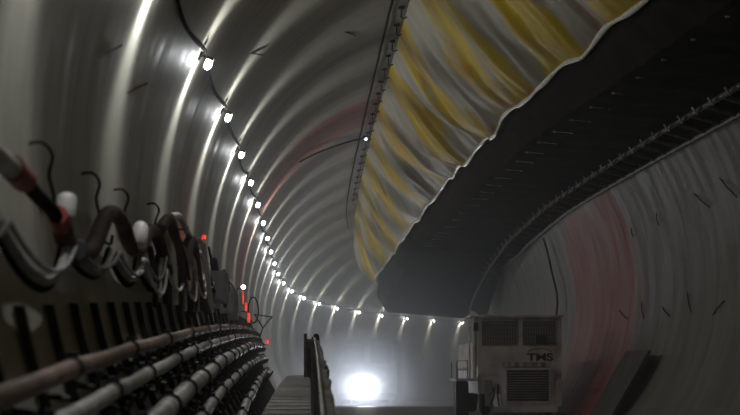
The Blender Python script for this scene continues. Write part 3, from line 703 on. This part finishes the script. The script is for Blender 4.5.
# left side: access platform, rail and lit pole
MB(mx).box((-1.19, .75, .80), (.26, .85, .03), bev=.01).build('side_step', MT['machine'], t)
b = MB(mx); b.box((-1.30, 0.3, .38), (.14, .35, .40), bev=.03); b.build('side_tank', MT['machinedark'], t)
b = MB(mx); b.tube([(-1.02, .0, .83), (-1.02, .0, Hm)], .045, 8); b.tube([(-1.12, .1, .83), (-1.12, .1, Hm - .1)], .02, 8); b.build('side_pole', MT['machine'], t)
b = MB(mx); b.tube([(-1.42, -.02, .83), (-1.42, -.02, 1.22), (-1.18, -.02, 1.22), (-1.18, -.02, .83)], .016, 6); b.tube([(-1.42, -.02, 1.02), (-1.18, -.02, 1.02)], .012, 6)
b.tube([(-1.42, 0, 1.2), (-1.42, 1.4, 1.2), (-1.42, 1.4, .83)], .016, 6); b.build('guard_rail', MT['machgrey'], t)
MB(mx).tube([(-.62, -.06, .62), (-.60, -.10, .45), (-.66, -.10, .28), (-.60, -.06, .12)], .025, 8).build('hose', MT['machinedark'], t)
MB(mx).tube([(-.50, -.06, .70), (-.52, -.10, .45), (-.48, -.08, .15)], .022, 8).build('hose', MT['machinedark'], t)
for x in (-.72, .84): MB(mx).box((x, -.05, .50), (.08, .04, .30), bev=.015).build('fender', MT['machine'] if x > 0 else MT['machgrey'], t)
b = MB(mx); b.box((-.99, -.08, 1.98), (.05, .02, .09), bev=.008); b.tube([(-.94, .0, 2.0), (-.99, -.06, 2.0)], .01, 6); b.build('mirror', MT['machinedark'], t)

# ------------------------------------------------------------------ locomotive with its headlamp, farther down
mx = M(70.0, 1.72, FLOOR_Z)
t = thing('service_locomotive', mx, 'boxy service vehicle far off in the haze behind its blazing headlamp', 'vehicle')
MB(mx).box((0, 2.2, 1.55), (1.20, 2.0, 1.15), bev=.06).build('cab', MT['machgrey'], t)
MB(mx).box((0, .9, .75), (1.15, .85, .42), bev=.08).build('bonnet', MT['machgrey'], t)
MB(mx).box((0, .0, .38), (1.15, .12, .14), bev=.03).build('bumper', MT['machinedark'], t)
for x in (-.55, .55): MB(mx).box((x, .18, 2.05), (.42, .02, .35), bev=.02).build('windscreen', MT['glass'], t)
for x in (-.9, .9):
    for y in (1.0, 3.3): MB(mx).lathe((x - .14, y, .42), (1, 0, 0), [(0, .3), (.04, .40), (.24, .40), (.28, .3)], 20).build('wheel', MT['rubber'], t)
HX, HZ = -.05, .72
for dx in (-.22, .22):
    hs = MB(mx).lathe((HX + dx, .06, HZ), (0, -1, 0), [(0, .15), (.06, .19), (.10, .19)], 20).build('headlamp', MT['darksteel'], t)
    MB(mx).lathe((HX + dx, -.035, HZ), (0, -1, 0), [(0, .175), (.02, .15), (.03, .05)], 20).build('lens', MT['headlamp'], hs)
for dx in (-.22, .22):
    sl_ = bpy.data.lights.new('headlight_beam', 'SPOT'); sl_.energy = 900; sl_.color = (.80, .86, 1); sl_.spot_size = math.radians(50); sl_.spot_blend = 1.0; sl_.shadow_soft_size = .12
    so = bpy.data.objects.new('headlight_beam', sl_); C.objects.link(so); so.parent = t
    so.location = (HX + dx, -.12, HZ); so.rotation_euler = (PI / 2, 0, PI)   # looks along local -y, back up the tunnel
    so.rotation_euler = (math.radians(90), 0, math.radians(180))

# ------------------------------------------------------------------ dust haze
def haze(name, s0, s1, dens, aniso, col, label, blob=None):
    m = bpy.data.materials.new(name); m.use_nodes = True; nt = m.node_tree; nt.nodes.clear()
    o_ = nt.nodes.new('ShaderNodeOutputMaterial'); v = nt.nodes.new('ShaderNodeVolumeScatter')
    v.inputs['Color'].default_value = (*col, 1); v.inputs['Density'].default_value = dens; v.inputs['Anisotropy'].default_value = aniso
    nt.links.new(v.outputs[0], o_.inputs['Volume'])
    vs = []; fs = []; ss = list(np.arange(s0, s1, 2.0)); n = 48
    for s in ss if not blob else ():
        c, d, r, u = frame(s)
        for k in range(n): vs.append(c + (r * math.cos(2*PI*k/n) + u * math.sin(2*PI*k/n)) * (RT + .12))
    for i in range(len(ss) - 1):
        for k in range(n): fs.append((i*n + k, i*n + (k+1) % n, (i+1)*n + (k+1) % n, (i+1)*n + k))
    fs += [tuple(range(n - 1, -1, -1)), tuple((len(ss)-1)*n + k for k in range(n))]
    if blob:                                        # a rounded cloud instead of a length of bore
        (bs, bx, bz), (rs, rx, rz_) = blob; bm = bmesh.new(); bmesh.ops.create_icosphere(bm, subdivisions=4, radius=1)
        vs = []
        for v in bm.verts:
            k_ = 1 + .12 * noise.noise(v.co * 1.6); vs.append(W(bs + v.co.y * rs * k_, bx + v.co.x * rx * k_, max(bz + v.co.z * rz_ * k_, FLOOR_Z + .03)))
        fs = [[v.index for v in f.verts] for f in bm.faces]; bm.free()
    else: fs = [f[::-1] for f in fs]                # outward normals
    o = MB().add(vs, fs).build(name, m); return tag(o, label, 'haze', kind='stuff')
haze('dust_haze', 14, 117.5, .0055, .55, (.90, .95, 1), 'thin pale dust haze filling the tunnel')
haze('dense_haze', 52, 117.4, .015, .6, (.88, .93, 1), 'thicker bluish dust haze round the far headlamp')

haze('glow_cloud', 0, 0, .045, .6, (.86, .91, 1), 'dust cloud added for the glow in front of the far headlamp', ((66.5, 1.6, -1.0), (6.0, 2.9, 2.1)))  # added cloud: thickens the haze locally so a weaker beam still glows
haze('glow_puff', 0, 0, .035, .6, (.86, .91, 1), 'small dense puff added for the glow right at the far headlamp', ((68.3, 1.55, -1.1), (1.6, 1.0, .6)))  # added puff: strengthens the glow close to the lenses

# ------------------------------------------------------------------ camera, world, look
FPX = 1740.0; VX, VY = 313.0, 293.0
cam = bpy.data.cameras.new('camera'); co = bpy.data.objects.new('camera', cam); C.objects.link(co)
cam.sensor_width = 36; cam.lens = FPX / 740 * 36; cam.clip_start = .1; cam.clip_end = 400
pitch = math.atan((VY - 207.5) / FPX); yaw = math.atan((370 - VX) / FPX * math.cos(pitch))
co.rotation_euler = (PI / 2 + pitch, 0, -yaw)
cam.dof.use_dof = True; cam.dof.focus_distance = 34; cam.dof.aperture_fstop = 2.6
sc = bpy.context.scene; sc.camera = co
w = bpy.data.worlds.new('World'); sc.world = w; w.use_nodes = True
w.node_tree.nodes['Background'].inputs[0].default_value = (.004, .004, .004, 1)
sc.view_settings.view_transform = 'Standard'; sc.view_settings.look = 'None'; sc.view_settings.gamma = 1; sc.view_settings.exposure = 0.0
sc.cycles.use_denoising = True; sc.cycles.max_bounces = 8; sc.cycles.diffuse_bounces = 5; sc.cycles.volume_bounces = 1
sc.cycles.sample_clamp_indirect = 4; sc.cycles.sample_clamp_direct = 0
